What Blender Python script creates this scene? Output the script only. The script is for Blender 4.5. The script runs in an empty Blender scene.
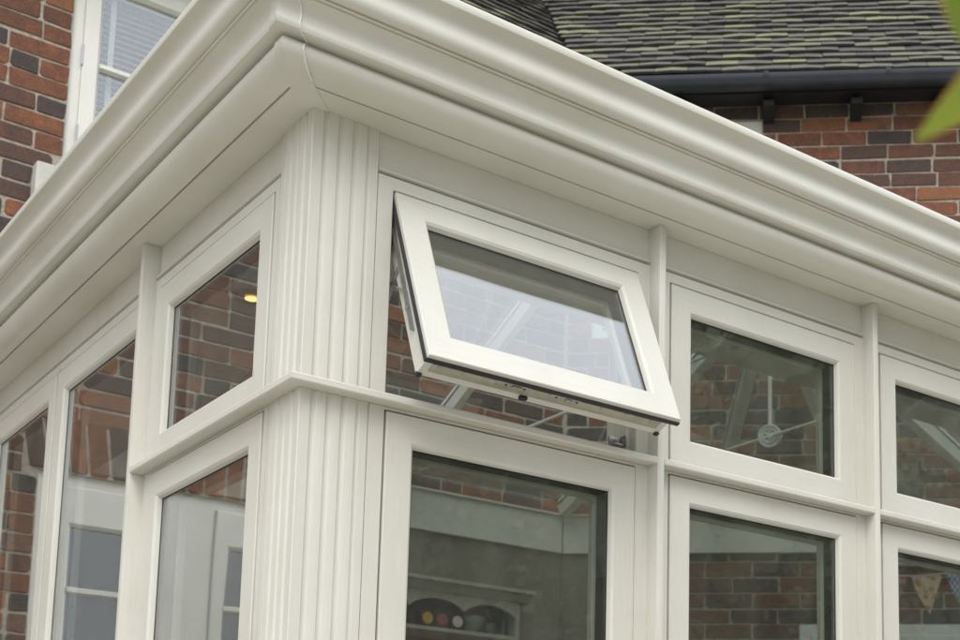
import bpy, bmesh, math, random
from mathutils import Vector, Matrix
random.seed(7)
scene = bpy.context.scene
C = scene.collection
rad = math.radians

# ------------------------------------------------------------------ camera
cd = bpy.data.cameras.new('camera'); cam = bpy.data.objects.new('camera', cd); C.objects.link(cam)
R0 = Vector((0.77700439, -0.62940847, 0.01044712))      # image right
R1 = Vector((0.10223829, 0.10980267, -0.9886813))       # image down
R2 = Vector((0.62113726, 0.76927781, 0.1496668))        # forward
cam.matrix_world = Matrix(((R0.x, -R1.x, -R2.x, -1.1596), (R0.y, -R1.y, -R2.y, -2.58),
                           (R0.z, -R1.z, -R2.z, 1.5006), (0, 0, 0, 1)))
cd.sensor_width = 36; cd.sensor_fit = 'HORIZONTAL'; cd.lens = 1412 / 960 * 36
cd.shift_x = -174 / 960; cd.shift_y = 320 / 960
cd.clip_start = 0.05; cd.clip_end = 500
cd.dof.use_dof = True; cd.dof.focus_distance = 2.9; cd.dof.aperture_fstop = 8.0
scene.camera = cam

# ------------------------------------------------------------------ overcast daylight
SUN_EL, SUN_AZ = rad(52), rad(215)      # azimuth clockwise from +Y
w = bpy.data.worlds.new('World'); scene.world = w; w.use_nodes = True
nt = w.node_tree; bg = nt.nodes['Background']
sky = nt.nodes.new('ShaderNodeTexSky'); sky.sky_type = 'NISHITA'; sky.sun_disc = False
sky.sun_elevation = SUN_EL; sky.sun_rotation = SUN_AZ; sky.dust_density = 5; sky.air_density = 1.0
hs = nt.nodes.new('ShaderNodeHueSaturation'); hs.inputs['Saturation'].default_value = 0.22
nt.links.new(sky.outputs[0], hs.inputs['Color'])
# high even cloud over the clear sky, brightest overhead
tc = nt.nodes.new('ShaderNodeTexCoord'); sx = nt.nodes.new('ShaderNodeSeparateXYZ'); nt.links.new(tc.outputs['Generated'], sx.inputs[0])
mr_ = nt.nodes.new('ShaderNodeMapRange'); mr_.inputs['To Min'].default_value = 3.3; mr_.inputs['To Max'].default_value = 8.9; nt.links.new(sx.outputs['Z'], mr_.inputs['Value'])
cn = nt.nodes.new('ShaderNodeTexNoise'); cn.inputs['Scale'].default_value = 2.2; cn.inputs['Detail'].default_value = 6; nt.links.new(tc.outputs['Generated'], cn.inputs['Vector'])
cr_ = nt.nodes.new('ShaderNodeMapRange'); cr_.inputs['From Min'].default_value = 0.3; cr_.inputs['From Max'].default_value = 0.7; cr_.inputs['To Min'].default_value = 0.85; cr_.inputs['To Max'].default_value = 1.12
nt.links.new(cn.outputs['Fac'], cr_.inputs['Value'])
cm = nt.nodes.new('ShaderNodeMath'); cm.operation = 'MULTIPLY'; nt.links.new(mr_.outputs[0], cm.inputs[0]); nt.links.new(cr_.outputs[0], cm.inputs[1])
cv = nt.nodes.new('ShaderNodeVectorMath'); cv.operation = 'SCALE'; cv.inputs[0].default_value = (0.95, 0.985, 1.05); nt.links.new(cm.outputs[0], cv.inputs['Scale'])
cx = nt.nodes.new('ShaderNodeMix'); cx.data_type = 'RGBA'; cx.inputs['Factor'].default_value = 0.8; cx.clamp_result = False
nt.links.new(hs.outputs[0], cx.inputs['A']); nt.links.new(cv.outputs[0], cx.inputs['B']); nt.links.new(cx.outputs['Result'], bg.inputs[0])
bg.inputs[1].default_value = 0.15
sl = bpy.data.lights.new('sun', 'SUN'); sl.energy = 0.42; sl.angle = rad(25); sl.color = (1, 0.97, 0.92)
so = bpy.data.objects.new('sun', sl); C.objects.link(so)
sd = Vector((math.sin(SUN_AZ) * math.cos(SUN_EL), math.cos(SUN_AZ) * math.cos(SUN_EL), math.sin(SUN_EL)))
so.rotation_euler = sd.to_track_quat('Z', 'Y').to_euler(); so.location = sd * 30
scene.view_settings.view_transform = 'Standard'; scene.view_settings.look = 'None'
scene.view_settings.gamma = 1; scene.view_settings.use_curve_mapping = False
scene.view_settings.exposure = 1.13

# ------------------------------------------------------------------ material helpers
def mat(name):
    m = bpy.data.materials.new(name); m.use_nodes = True
    return m, m.node_tree.nodes, m.node_tree.links, m.node_tree.nodes['Principled BSDF']
def ramp(N, stops):
    r = N.new('ShaderNodeValToRGB'); e = r.color_ramp.elements
    while len(e) < len(stops): e.new(0.5)
    for k, (p, c) in enumerate(stops): e[k].position = p; e[k].color = (*c, 1)
    return r
def mapped_noise(N, L, scale, sc=1.0, detail=4, rough=0.6, kind='pos'):
    g = N.new('ShaderNodeNewGeometry'); mp = N.new('ShaderNodeMapping'); mp.inputs['Scale'].default_value = scale
    L.new(g.outputs['Position'], mp.inputs[0]); n = N.new('ShaderNodeTexNoise')
    n.inputs['Scale'].default_value = sc; n.inputs['Detail'].default_value = detail; n.inputs['Roughness'].default_value = rough
    L.new(mp.outputs[0], n.inputs['Vector']); return n
def paint(name, axis, col=(0.618, 0.602, 0.540), grain=0.25, rough=0.42, base=420):
    m, N, L, b = mat(name)
    s = [base] * 3; s[axis] = base / 45
    n = mapped_noise(N, L, s, 1.0, 3, 0.6)
    n2 = mapped_noise(N, L, (2.2, 2.2, 2.2), 1.0, 5, 0.62)
    r1 = ramp(N, [(0.3, tuple(c * 0.945 for c in col)), (0.7, tuple(min(1, c * 1.03) for c in col))])
    L.new(n.outputs['Fac'], r1.inputs[0])
    r2 = ramp(N, [(0.3, (0.90, 0.895, 0.865)), (0.62, (1, 1, 1))]); L.new(n2.outputs['Fac'], r2.inputs[0])
    mx = N.new('ShaderNodeMix'); mx.data_type = 'RGBA'; mx.blend_type = 'MULTIPLY'; mx.inputs['Factor'].default_value = 1
    L.new(r1.outputs[0], mx.inputs['A']); L.new(r2.outputs[0], mx.inputs['B'])
    # small specks of dirt
    n3 = mapped_noise(N, L, (38, 38, 38), 1.0, 2, 0.5); r3 = ramp(N, [(0.15, (0.55, 0.5, 0.42)), (0.2, (1, 1, 1))])
    L.new(n3.outputs['Fac'], r3.inputs[0])
    mx2 = N.new('ShaderNodeMix'); mx2.data_type = 'RGBA'; mx2.blend_type = 'MULTIPLY'; mx2.inputs['Factor'].default_value = 1
    L.new(mx.outputs['Result'], mx2.inputs['A']); L.new(r3.outputs[0], mx2.inputs['B'])
    L.new(mx2.outputs['Result'], b.inputs['Base Color'])
    bp = N.new('ShaderNodeBump'); bp.inputs['Strength'].default_value = grain; bp.inputs['Distance'].default_value = 0.0004
    L.new(n.outputs['Fac'], bp.inputs['Height']); L.new(bp.outputs[0], b.inputs['Normal'])
    b.inputs['Roughness'].default_value = rough; b.inputs['Specular IOR Level'].default_value = 0.4
    return m
PV, PX, PY = paint('cream_foil_upright', 2), paint('cream_foil_along_x', 0), paint('cream_foil_along_y', 1)
ALU = [paint('cream_aluminium_x', 0, (0.618, 0.602, 0.538), 0.0, 0.34, 1.5), paint('cream_aluminium_y', 1, (0.618, 0.602, 0.538), 0.0, 0.34, 1.5)]
WHITE = paint('white_gloss_paint', 2, (0.70, 0.69, 0.63), 0.15, 0.4)
PLASTER = paint('pale_plaster', 2, (0.76, 0.74, 0.68), 0.1, 0.8)
def plain(name, col, rough=0.6, metal=0.0, var=0.12, sc=30, bump=0.0):
    m, N, L, b = mat(name)
    n = mapped_noise(N, L, (sc, sc, sc))
    r = ramp(N, [(0.3, tuple(c * (1 - var) for c in col)), (0.7, tuple(min(1, c * (1 + var)) for c in col))])
    L.new(n.outputs['Fac'], r.inputs[0]); L.new(r.outputs[0], b.inputs['Base Color'])
    b.inputs['Roughness'].default_value = rough; b.inputs['Metallic'].default_value = metal
    if bump:
        bp = N.new('ShaderNodeBump'); bp.inputs['Strength'].default_value = bump; bp.inputs['Distance'].default_value = 0.004
        L.new(n.outputs['Fac'], bp.inputs['Height']); L.new(bp.outputs[0], b.inputs['Normal'])
    return m
RUBBER = plain('black_gasket', (0.018, 0.017, 0.024), 0.55)
SPACER = plain('black_spacer_bar', (0.012, 0.012, 0.013), 0.5)
STEEL = plain('stay_steel', (0.35, 0.35, 0.34), 0.35, 0.9)
BRONZE = plain('gear_channel_metal', (0.42, 0.41, 0.33), 0.4, 0.6)
BLACKPL = plain('black_gutter_plastic', (0.022, 0.026, 0.034), 0.38, 0, 0.25, 12)
BLACKWD = plain('black_painted_wood', (0.012, 0.011, 0.011), 0.7)
STONE = plain('pale_stone', (0.50, 0.49, 0.44), 0.85, 0, 0.1, 25, 0.4)
MORTAR = plain('lime_mortar', (0.33, 0.29, 0.23), 0.95, 0, 0.28, 45, 1.0)
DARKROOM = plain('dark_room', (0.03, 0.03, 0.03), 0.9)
SLAT = plain('blind_slat', (0.42, 0.45, 0.50), 0.5)
FELT = plain('grey_roof_membrane', (0.16, 0.16, 0.16), 0.9)

def varied(name, stops, rough=0.85, noise_sc=28, bump=0.5, dist=0.003, lichen=None, mul=0.25):
    """colour chosen per piece by the 'rnd' attribute, broken up by noise"""
    m, N, L, b = mat(name)
    a = N.new('ShaderNodeAttribute'); a.attribute_name = 'rnd'
    n = mapped_noise(N, L, (noise_sc,) * 3, 1, 6, 0.65)
    ma = N.new('ShaderNodeMath'); ma.operation = 'MULTIPLY_ADD'; ma.inputs[1].default_value = 0.8; ma.inputs[2].default_value = -0.4
    L.new(n.outputs['Fac'], ma.inputs[0])
    ad = N.new('ShaderNodeMath'); ad.operation = 'ADD'; L.new(a.outputs['Fac'], ad.inputs[0]); L.new(ma.outputs[0], ad.inputs[1])
    r = ramp(N, stops); L.new(ad.outputs[0], r.inputs[0]); last = r.outputs[0]
    n4 = mapped_noise(N, L, (130,) * 3, 1, 4, 0.7)
    r4 = ramp(N, [(0.3, (1 - mul,) * 3), (0.65, (1.0, 1.0, 1.0))]); L.new(n4.outputs['Fac'], r4.inputs[0])
    mx = N.new('ShaderNodeMix'); mx.data_type = 'RGBA'; mx.blend_type = 'MULTIPLY'; mx.inputs['Factor'].default_value = 1
    L.new(last, mx.inputs['A']); L.new(r4.outputs[0], mx.inputs['B']); last = mx.outputs['Result']
    if lichen:
        n5 = mapped_noise(N, L, (16, 16, 30), 1, 8, 0.8); r5 = ramp(N, [(lichen[0], (0, 0, 0)), (lichen[0] + 0.12, (1, 1, 1))])
        L.new(n5.outputs['Fac'], r5.inputs[0])
        mx = N.new('ShaderNodeMix'); mx.data_type = 'RGBA'; L.new(r5.outputs[0], mx.inputs['Factor'])
        L.new(last, mx.inputs['A']); mx.inputs['B'].default_value = (*lichen[1], 1); last = mx.outputs['Result']
    L.new(last, b.inputs['Base Color']); b.inputs['Roughness'].default_value = rough
    bp = N.new('ShaderNodeBump'); bp.inputs['Strength'].default_value = bump; bp.inputs['Distance'].default_value = dist
    L.new(n4.outputs['Fac'], bp.inputs['Height']); L.new(bp.outputs[0], b.inputs['Normal'])
    return m
BRICK = varied('old_red_brick', [(0.0, (0.064, 0.054, 0.052)), (0.15, (0.090, 0.064, 0.056)), (0.4, (0.125, 0.066, 0.048)),
                                 (0.62, (0.205, 0.084, 0.047)), (0.82, (0.310, 0.125, 0.058)), (1.0, (0.175, 0.105, 0.072))], 0.9, 21, 1.0, 0.005, (0.60, (0.235, 0.170, 0.130)), 0.5)
TILE = varied('weathered_clay_tile', [(0.0, (0.050, 0.047, 0.043)), (0.3, (0.076, 0.070, 0.058)), (0.55, (0.104, 0.097, 0.073)),
                                      (0.8, (0.135, 0.132, 0.082)), (1.0, (0.19, 0.19, 0.100))], 0.9, 5, 0.7, 0.004, (0.60, (0.135, 0.138, 0.060)), 0.3)

def glassmat(name, tint, boost=0.0, rough=0.0, wav=0.03, film=0.022):
    m, N, L, b = mat(name); N.remove(b); out = N['Material Output']
    tr = N.new('ShaderNodeBsdfTransparent'); tr.inputs[0].default_value = (*tint, 1)
    gl = N.new('ShaderNodeBsdfGlossy'); gl.inputs['Roughness'].default_value = rough; gl.inputs[0].default_value = (0.96, 0.98, 1, 1)
    fr = N.new('ShaderNodeFresnel'); gb = N.new('ShaderNodeNewGeometry'); io = N.new('ShaderNodeMath'); io.operation = 'MULTIPLY_ADD'
    io.inputs[1].default_value = 1 / 1.52 - 1.52; io.inputs[2].default_value = 1.52      # same reflectance seen from inside the sheet
    L.new(gb.outputs['Backfacing'], io.inputs[0]); L.new(io.outputs[0], fr.inputs[0])
    n = mapped_noise(N, L, (3.2, 3.2, 2.6), 1, 1, 0.4)
    bp = N.new('ShaderNodeBump'); bp.inputs['Strength'].default_value = wav; bp.inputs['Distance'].default_value = 0.02
    L.new(n.outputs['Fac'], bp.inputs['Height']); L.new(bp.outputs[0], gl.inputs['Normal'])
    # one sheet of this box stands for two panes: R = 2F / (1 + F)
    a = N.new('ShaderNodeMath'); a.operation = 'MULTIPLY'; a.inputs[1].default_value = 2; L.new(fr.outputs[0], a.inputs[0])
    c = N.new('ShaderNodeMath'); c.operation = 'ADD'; c.inputs[1].default_value = 1; L.new(fr.outputs[0], c.inputs[0])
    d = N.new('ShaderNodeMath'); d.operation = 'DIVIDE'; d.use_clamp = True; L.new(a.outputs[0], d.inputs[0]); L.new(c.outputs[0], d.inputs[1])
    e_ = N.new('ShaderNodeMath'); e_.operation = 'ADD'; e_.use_clamp = True; e_.inputs[1].default_value = boost; L.new(d.outputs[0], e_.inputs[0])      # soft low-emissivity coating
    mx = N.new('ShaderNodeMixShader'); L.new(e_.outputs[0], mx.inputs[0]); L.new(tr.outputs[0], mx.inputs[1]); L.new(gl.outputs[0], mx.inputs[2])
    # thin film of dust and rain marks
    df = N.new('ShaderNodeBsdfDiffuse'); df.inputs[0].default_value = (.62, .60, .54, 1); dn = mapped_noise(N, L, (9, 9, 2.5), 1, 3, .6)
    dr_ = N.new('ShaderNodeMapRange'); dr_.inputs['From Min'].default_value = .35; dr_.inputs['From Max'].default_value = .75; dr_.inputs['To Min'].default_value = film * .6; dr_.inputs['To Max'].default_value = film * 1.9
    L.new(dn.outputs['Fac'], dr_.inputs['Value']); m2 = N.new('ShaderNodeMixShader'); L.new(dr_.outputs[0], m2.inputs[0]); L.new(mx.outputs[0], m2.inputs[1]); L.new(df.outputs[0], m2.inputs[2])
    L.new(m2.outputs[0], out.inputs[0]); return m
GLASS = glassmat('double_glazing', (0.82, 0.84, 0.82), 0.05)
ROOFGLASS = glassmat('roof_glazing', (0.78, 0.82, 0.81), 0.0)
OLDGLASS = glassmat('house_window_glass', (0.93, 0.95, 0.94), 0.03, 0.0, 0.06)

# ------------------------------------------------------------------ mesh helpers
class MB:
    def __init__(s): s.v = []; s.f = []; s.mi = []; s.r = []; s.val = 0.5; s.m = 0
    def add(s, vs, fs, mi=None):
        o = len(s.v); s.v += [Vector(v) for v in vs]
        for k, f in enumerate(fs):
            s.f.append(tuple(i + o for i in f)); s.mi.append(s.m if mi is None else (mi[k] if isinstance(mi, list) else mi)); s.r.append(s.val)
    def box(s, a, b, M=None, bev=0.0, mi=None):
        M = M or (lambda x, y, z: (x, y, z))
        x0, y0, z0 = [min(p, q) for p, q in zip(a, b)]; x1, y1, z1 = [max(p, q) for p, q in zip(a, b)]
        if bev <= 0:
            vs = [M(x, y, z) for z in (z0, z1) for (x, y) in ((x0, y0), (x1, y0), (x1, y1), (x0, y1))]
            s.add(vs, [(0, 3, 2, 1), (4, 5, 6, 7), (0, 1, 5, 4), (1, 2, 6, 5), (2, 3, 7, 6), (3, 0, 4, 7)], mi)
        else:
            e = bev; bm = bmesh.new(); bmesh.ops.create_cube(bm, size=1)
            for v in bm.verts: v.co = Vector(((v.co.x + .5) * (x1 - x0) + x0, (v.co.y + .5) * (y1 - y0) + y0, (v.co.z + .5) * (z1 - z0) + z0))
            bmesh.ops.bevel(bm, geom=bm.edges[:], offset=e, segments=2, profile=0.5, affect='EDGES')
            bm.verts.index_update()
            s.add([M(*v.co) for v in bm.verts], [tuple(v.index for v in f.verts) for f in bm.faces], mi); bm.free()
    def prism(s, poly, z0, z1, M=None, mi=None):
        M = M or (lambda x, y, z: (x, y, z)); n = len(poly)
        s.add([M(x, y, z0) for x, y in poly] + [M(x, y, z1) for x, y in poly],
              [tuple(range(n)), tuple(range(n, 2 * n))] + [(k, (k + 1) % n, n + (k + 1) % n, n + k) for k in range(n)], mi)
    def bar(s, a, b, w_, h_, up=(0, 0, 1), mi=None):
        a, b, up = Vector(a), Vector(b), Vector(up); d = (b - a).normalized(); r = d.cross(up).normalized(); u = r.cross(d)
        vs = [p + r * sx * w_ / 2 + u * sy * h_ / 2 for p in (a, b) for sx, sy in ((-1, -1), (1, -1), (1, 1), (-1, 1))]
        s.add(vs, [(0, 1, 2, 3), (7, 6, 5, 4), (0, 4, 5, 1), (1, 5, 6, 2), (2, 6, 7, 3), (3, 7, 4, 0)], mi)
    def tube(s, pts, radii, n=10, mi=None):
        pts = [Vector(p) for p in pts]
        if not hasattr(radii, '__len__'): radii = [radii] * len(pts)
        vs = []; fs = []
        for k, p in enumerate(pts):
            d = (pts[min(k + 1, len(pts) - 1)] - pts[max(k - 1, 0)]).normalized()
            r = d.cross(Vector((0.13, 0.2, 1)) if abs(d.z) < .9 else Vector((1, 0.1, 0))).normalized(); u = r.cross(d)
            vs += [p + (r * math.cos(2 * math.pi * j / n) + u * math.sin(2 * math.pi * j / n)) * radii[k] for j in range(n)]
        for k in range(len(pts) - 1):
            fs += [(k * n + j, k * n + (j + 1) % n, (k + 1) * n + (j + 1) % n, (k + 1) * n + j) for j in range(n)]
        fs += [tuple(range(n)), tuple(range((len(pts) - 1) * n, len(pts) * n))]
        s.add(vs, fs, mi)
    def lathe(s, prof, c, axis=(0, 0, 1), n=24, mi=None):
        ax = Vector(axis).normalized(); r = ax.orthogonal().normalized(); u = ax.cross(r); c = Vector(c)
        vs = [c + ax * h + (r * math.cos(2 * math.pi * j / n) + u * math.sin(2 * math.pi * j / n)) * q for q, h in prof for j in range(n)]
        fs = [(k * n + j, k * n + (j + 1) % n, (k + 1) * n + (j + 1) % n, (k + 1) * n + j) for k in range(len(prof) - 1) for j in range(n)]
        fs += [tuple(range(n)), tuple(range((len(prof) - 1) * n, len(prof) * n))]
        s.add(vs, fs, mi)
    def ring(s, loops, M, close=True):
        """loops: (u0,u1,z0,z1,w) rectangles joined in order; rails get material 1, stiles material 0"""
        vs = []; fs = []; mi = []
        for (u0, u1, z0, z1, w_) in loops: vs += [M(u0, w_, z0), M(u1, w_, z0), M(u1, w_, z1), M(u0, w_, z1)]
        K = len(loops)
        for k in range(K if close else K - 1):
            a, b = 4 * k, 4 * ((k + 1) % K)
            for j in range(4):
                fs.append((a + j, a + (j + 1) % 4, b + (j + 1) % 4, b + j)); mi.append(1 if j in (0, 2) else 0)
        s.add(vs, fs, mi)

ORIGIN = {}
def worigin(o): return ORIGIN.get(o.name, Vector((0, 0, 0))) if o else Vector((0, 0, 0))
def obj(name, mb, mats, parent=None, origin=None, smooth=None, xf=None):
    po = worigin(parent)
    if origin is None:
        if parent: origin = po
        else:
            lo = [min(v[k] for v in mb.v) for k in range(3)]; hi = [max(v[k] for v in mb.v) for k in range(3)]
            origin = Vector(((lo[0] + hi[0]) / 2, (lo[1] + hi[1]) / 2, lo[2]))
    origin = Vector(origin); me = bpy.data.meshes.new(name)
    vs = [(xf(v) if xf else v) - origin for v in mb.v]
    me.from_pydata(vs, [], mb.f)
    if not isinstance(mats, (list, tuple)): mats = [mats]
    for m in mats: me.materials.append(m)
    me.polygons.foreach_set('material_index', [min(k, len(mats) - 1) for k in mb.mi])
    at = me.attributes.new('rnd', 'FLOAT', 'FACE'); at.data.foreach_set('value', mb.r)
    bm = bmesh.new(); bm.from_mesh(me); bmesh.ops.recalc_face_normals(bm, faces=bm.faces[:]); bm.to_mesh(me); bm.free()
    if smooth is not None:
        me.polygons.foreach_set('use_smooth', [True] * len(me.polygons)); me.set_sharp_from_angle(angle=rad(smooth))
    o = bpy.data.objects.new(name, me); C.objects.link(o)
    o.parent = parent; o.location = origin - po; ORIGIN[o.name] = origin
    return o
def empty(name, loc, label=None, cat=None, group=None, parent=None):
    o = bpy.data.objects.new(name, None); C.objects.link(o); o.empty_display_size = 0.1
    loc = Vector(loc); o.parent = parent; o.location = loc - worigin(parent); ORIGIN[o.name] = loc
    if label: tag(o, label, cat, group)
    return o
def tag(o, label, cat, group=None, kind=None):
    o['label'] = label; o['category'] = cat
    if group: o['group'] = group
    if kind: o['kind'] = kind
    return o
def children(o): return [c for c in bpy.data.objects if c.parent == o]
def copy_tree(o, parent, dloc):
    c = o.copy(); C.objects.link(c); c.parent = parent; c.location = o.location + Vector(dloc)
    ORIGIN[c.name] = worigin(o) + Vector(dloc)
    for ch in children(o): copy_tree(ch, c, (0, 0, 0))
    return c

G = 0.45                                   # ground level
MR = lambda u, w_, z: (u, w_, z)           # right front: along +X, depth +Y
ML = lambda u, w_, z: (w_, u, z)           # left front: along +Y, depth +X
ZS0, ZS1 = 2.424, 2.441                    # projecting sill band
ZSOF, ZFR, ZHD = 3.030, 2.944, 2.905       # soffit, frieze bottom, sash top
YW = 2.87                                  # house wall
PC = Vector((2.66, YW, 0)); DS = Vector((.73, -.683, 0)).normalized(); NS = Vector((-.683, -.73, 0)).normalized()
MM = lambda s, off, z: (s, YW - off, z)                              # main house wall
MS = lambda s, off, z: tuple(PC + DS * s + NS * off + Vector((0, 0, z)))   # splayed wing wall

# ------------------------------------------------------------------ ground
g = MB(); g.add([(-150, -150, G), (150, -150, G), (150, 150, G), (-150, 150, G)], [(0, 1, 2, 3)])
GRASS = plain('lawn_green', (0.05, 0.085, 0.025), 0.9, 0, 0.35, 6, 0.6)
o = obj('ground', g, GRASS, origin=(0, 0, G)); o['kind'] = 'structure'
g = MB(); g.prism([(-6.5, -7.5), (9.5, -7.5), (9.5, 2.9), (-6.5, 2.9)], G + 0.0, G + 0.03)  # unseen paving, enlarged and kept pale to bounce warm light upward
o = obj('pavement', g, plain('paving_stone', (0.37, 0.35, 0.30), 0.85, 0, 0.15, 3, 0.4)); o['kind'] = 'structure'

# ------------------------------------------------------------------ brick house
house = empty('brick_house', (0, YW, G), 'old red brick house with tiled roof standing behind the cream orangery', 'house')
def fill_bricks(mb, M, s0, s1, z0, z1, holes, depth=0.10, rowh=0.075, right_start=True, ph=0):
    rows = int(round((z1 - z0) / rowh))
    for r in range(rows):
        za = z0 + r * rowh; zc = za + rowh / 2
        spans = [(s0, s1)]
        for (a, b, c, d) in holes:
            if c < zc < d:
                ns = []
                for (p, q) in spans:
                    if b <= p or a >= q: ns.append((p, q)); continue
                    if a > p: ns.append((p, a))
                    if b < q: ns.append((b, q))
                spans = ns
        for (p, q) in spans:
            x = q; first = True; zj = random.uniform(-.0015, .0015)
            while x > p + 0.02:
                L_ = 0.225
                if first and (r + ph) % 2: L_ = 0.113
                elif random.random() < 0.035: L_ = 0.113
                first = False; L_ += random.uniform(-.005, .005)
                xa = max(p, x - L_)
                if xa - p < 0.05: xa = p
                one_brick(mb, M, xa + 0.0045, x - 0.0045, za + 0.0045 + zj, za + rowh - 0.005 + zj)
                x = xa
def one_brick(mb, M, a, b, c, d, off=0.0):
    j = lambda k: random.uniform(-k, k)
    if b - a < 0.02: return
    f = off + j(0.0016); e = min(0.004, (b - a) * .2)
    mb.val = random.choice((random.random(), random.uniform(0.3, 0.85), random.uniform(0.35, 0.9), random.uniform(0.3, 0.75), random.uniform(0.05, 0.3)))
    o4 = [(a + j(.0032), c + j(.003)), (b + j(.0032), c + j(.003)), (b + j(.0032), d + j(.003)), (a + j(.0032), d + j(.003))]
    # irregular 8-point arris
    out = []
    for k, (x, z) in enumerate(o4):
        px, pz = o4[k - 1]; nx, nz = o4[(k + 1) % 4]; q = random.choice((random.uniform(.001, .004), random.uniform(.002, .006), random.uniform(.003, .013)))
        for (tx, tz) in ((px, pz), (nx, nz)):
            l = math.hypot(tx - x, tz - z); out.append((x + (tx - x) * q / l, z + (tz - z) * q / l))
    cx, cz = (a + b) / 2, (c + d) / 2
    inn = [(x + e * (1 if x < cx else -1), z + e * .7 * (1 if z < cz else -1)) for x, z in out]
    t1, t2 = j(.0016), j(.0012)
    vs = [M(x, -0.012, z) for x, z in out] + [M(x, f - .0018, z) for x, z in out] + [M(x, f + t1 * (x - cx) / .1 + t2 * (z - cz) / .04, z) for x, z in inn]
    fs = [(k, (k + 1) % 8, 8 + (k + 1) % 8, 8 + k) for k in range(8)] + [(8 + k, 8 + (k + 1) % 8, 16 + (k + 1) % 8, 16 + k) for k in range(8)] + [tuple(range(16, 24))]
    mb.add(vs, fs, 0)
def wall_back(mb, M, s0, s1, z0, z1, holes, thick=0.25, face=-0.0045):
    ss = sorted({s0, s1, *[h[0] for h in holes], *[h[1] for h in holes]}); zz = sorted({z0, z1, *[h[2] for h in holes], *[h[3] for h in holes]})
    ss = [s for s in ss if s0 <= s <= s1]; zz = [z for z in zz if z0 <= z <= z1]
    mb.val = .5
    for a, b in zip(ss, ss[1:]):
        run = None
        for c, d in list(zip(zz, zz[1:])) + [(None, None)]:
            solid = c is not None and not any(h[0] <= (a + b) / 2 <= h[1] and h[2] <= (c + d) / 2 <= h[3] for h in holes)
            if solid: run = (run[0] if run else c, d)
            elif run: mb.box((a, face, run[0]), (b, face - thick, run[1]), M, mi=1); run = None
UW = (0.27, 1.21, 4.13, 5.03)              # upstairs window
GW = (-1.44, -0.24, 1.62, 2.905)           # garden window beside the orangery
ARCH = (-1.50, -0.18, 2.905, 3.125)
TOPW = 5.20
mb = MB(); z0w = TOPW - 0.075 * 65
fill_bricks(mb, MM, -5.5, 2.66, z0w, TOPW, [UW, GW, ARCH, (0.165, 1.31, 3.945, 4.09), (0.235, 1.245, 4.05, 4.13)])
# splayed soldiers of the flat arch
for k in range(17):
    a = -1.50 + k * 1.32 / 17; b = a + 1.32 / 17; lean = ((a + b) / 2 + 0.84) / 0.66 * 0.05
    def MA(s, off, z, lean=lean): return (s + lean * (z - 2.905) / 0.22 * 1.0, YW - off, z)
    one_brick(mb, MA, a * .96 + -.84 * .04 + 0.004, b * .96 + -.84 * .04 - 0.005, 2.91, 3.12)
wall_back(mb, MM, -5.5, 2.66, z0w, TOPW, [UW, GW])
obj('wall', mb, [BRICK, MORTAR], house)
mb = MB(); SW = (0.13, 0.965, 4.0, 5.125); SG = (1.14, 1.95, 1.4, 2.57)
fill_bricks(mb, MS, 0.012, 5.2, z0w, TOPW, [SW, SG], ph=1)
wall_back(mb, MS, -.16, 5.2, z0w, TOPW, [SW, SG])
obj('wall', mb, [BRICK, MORTAR], house)

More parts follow.
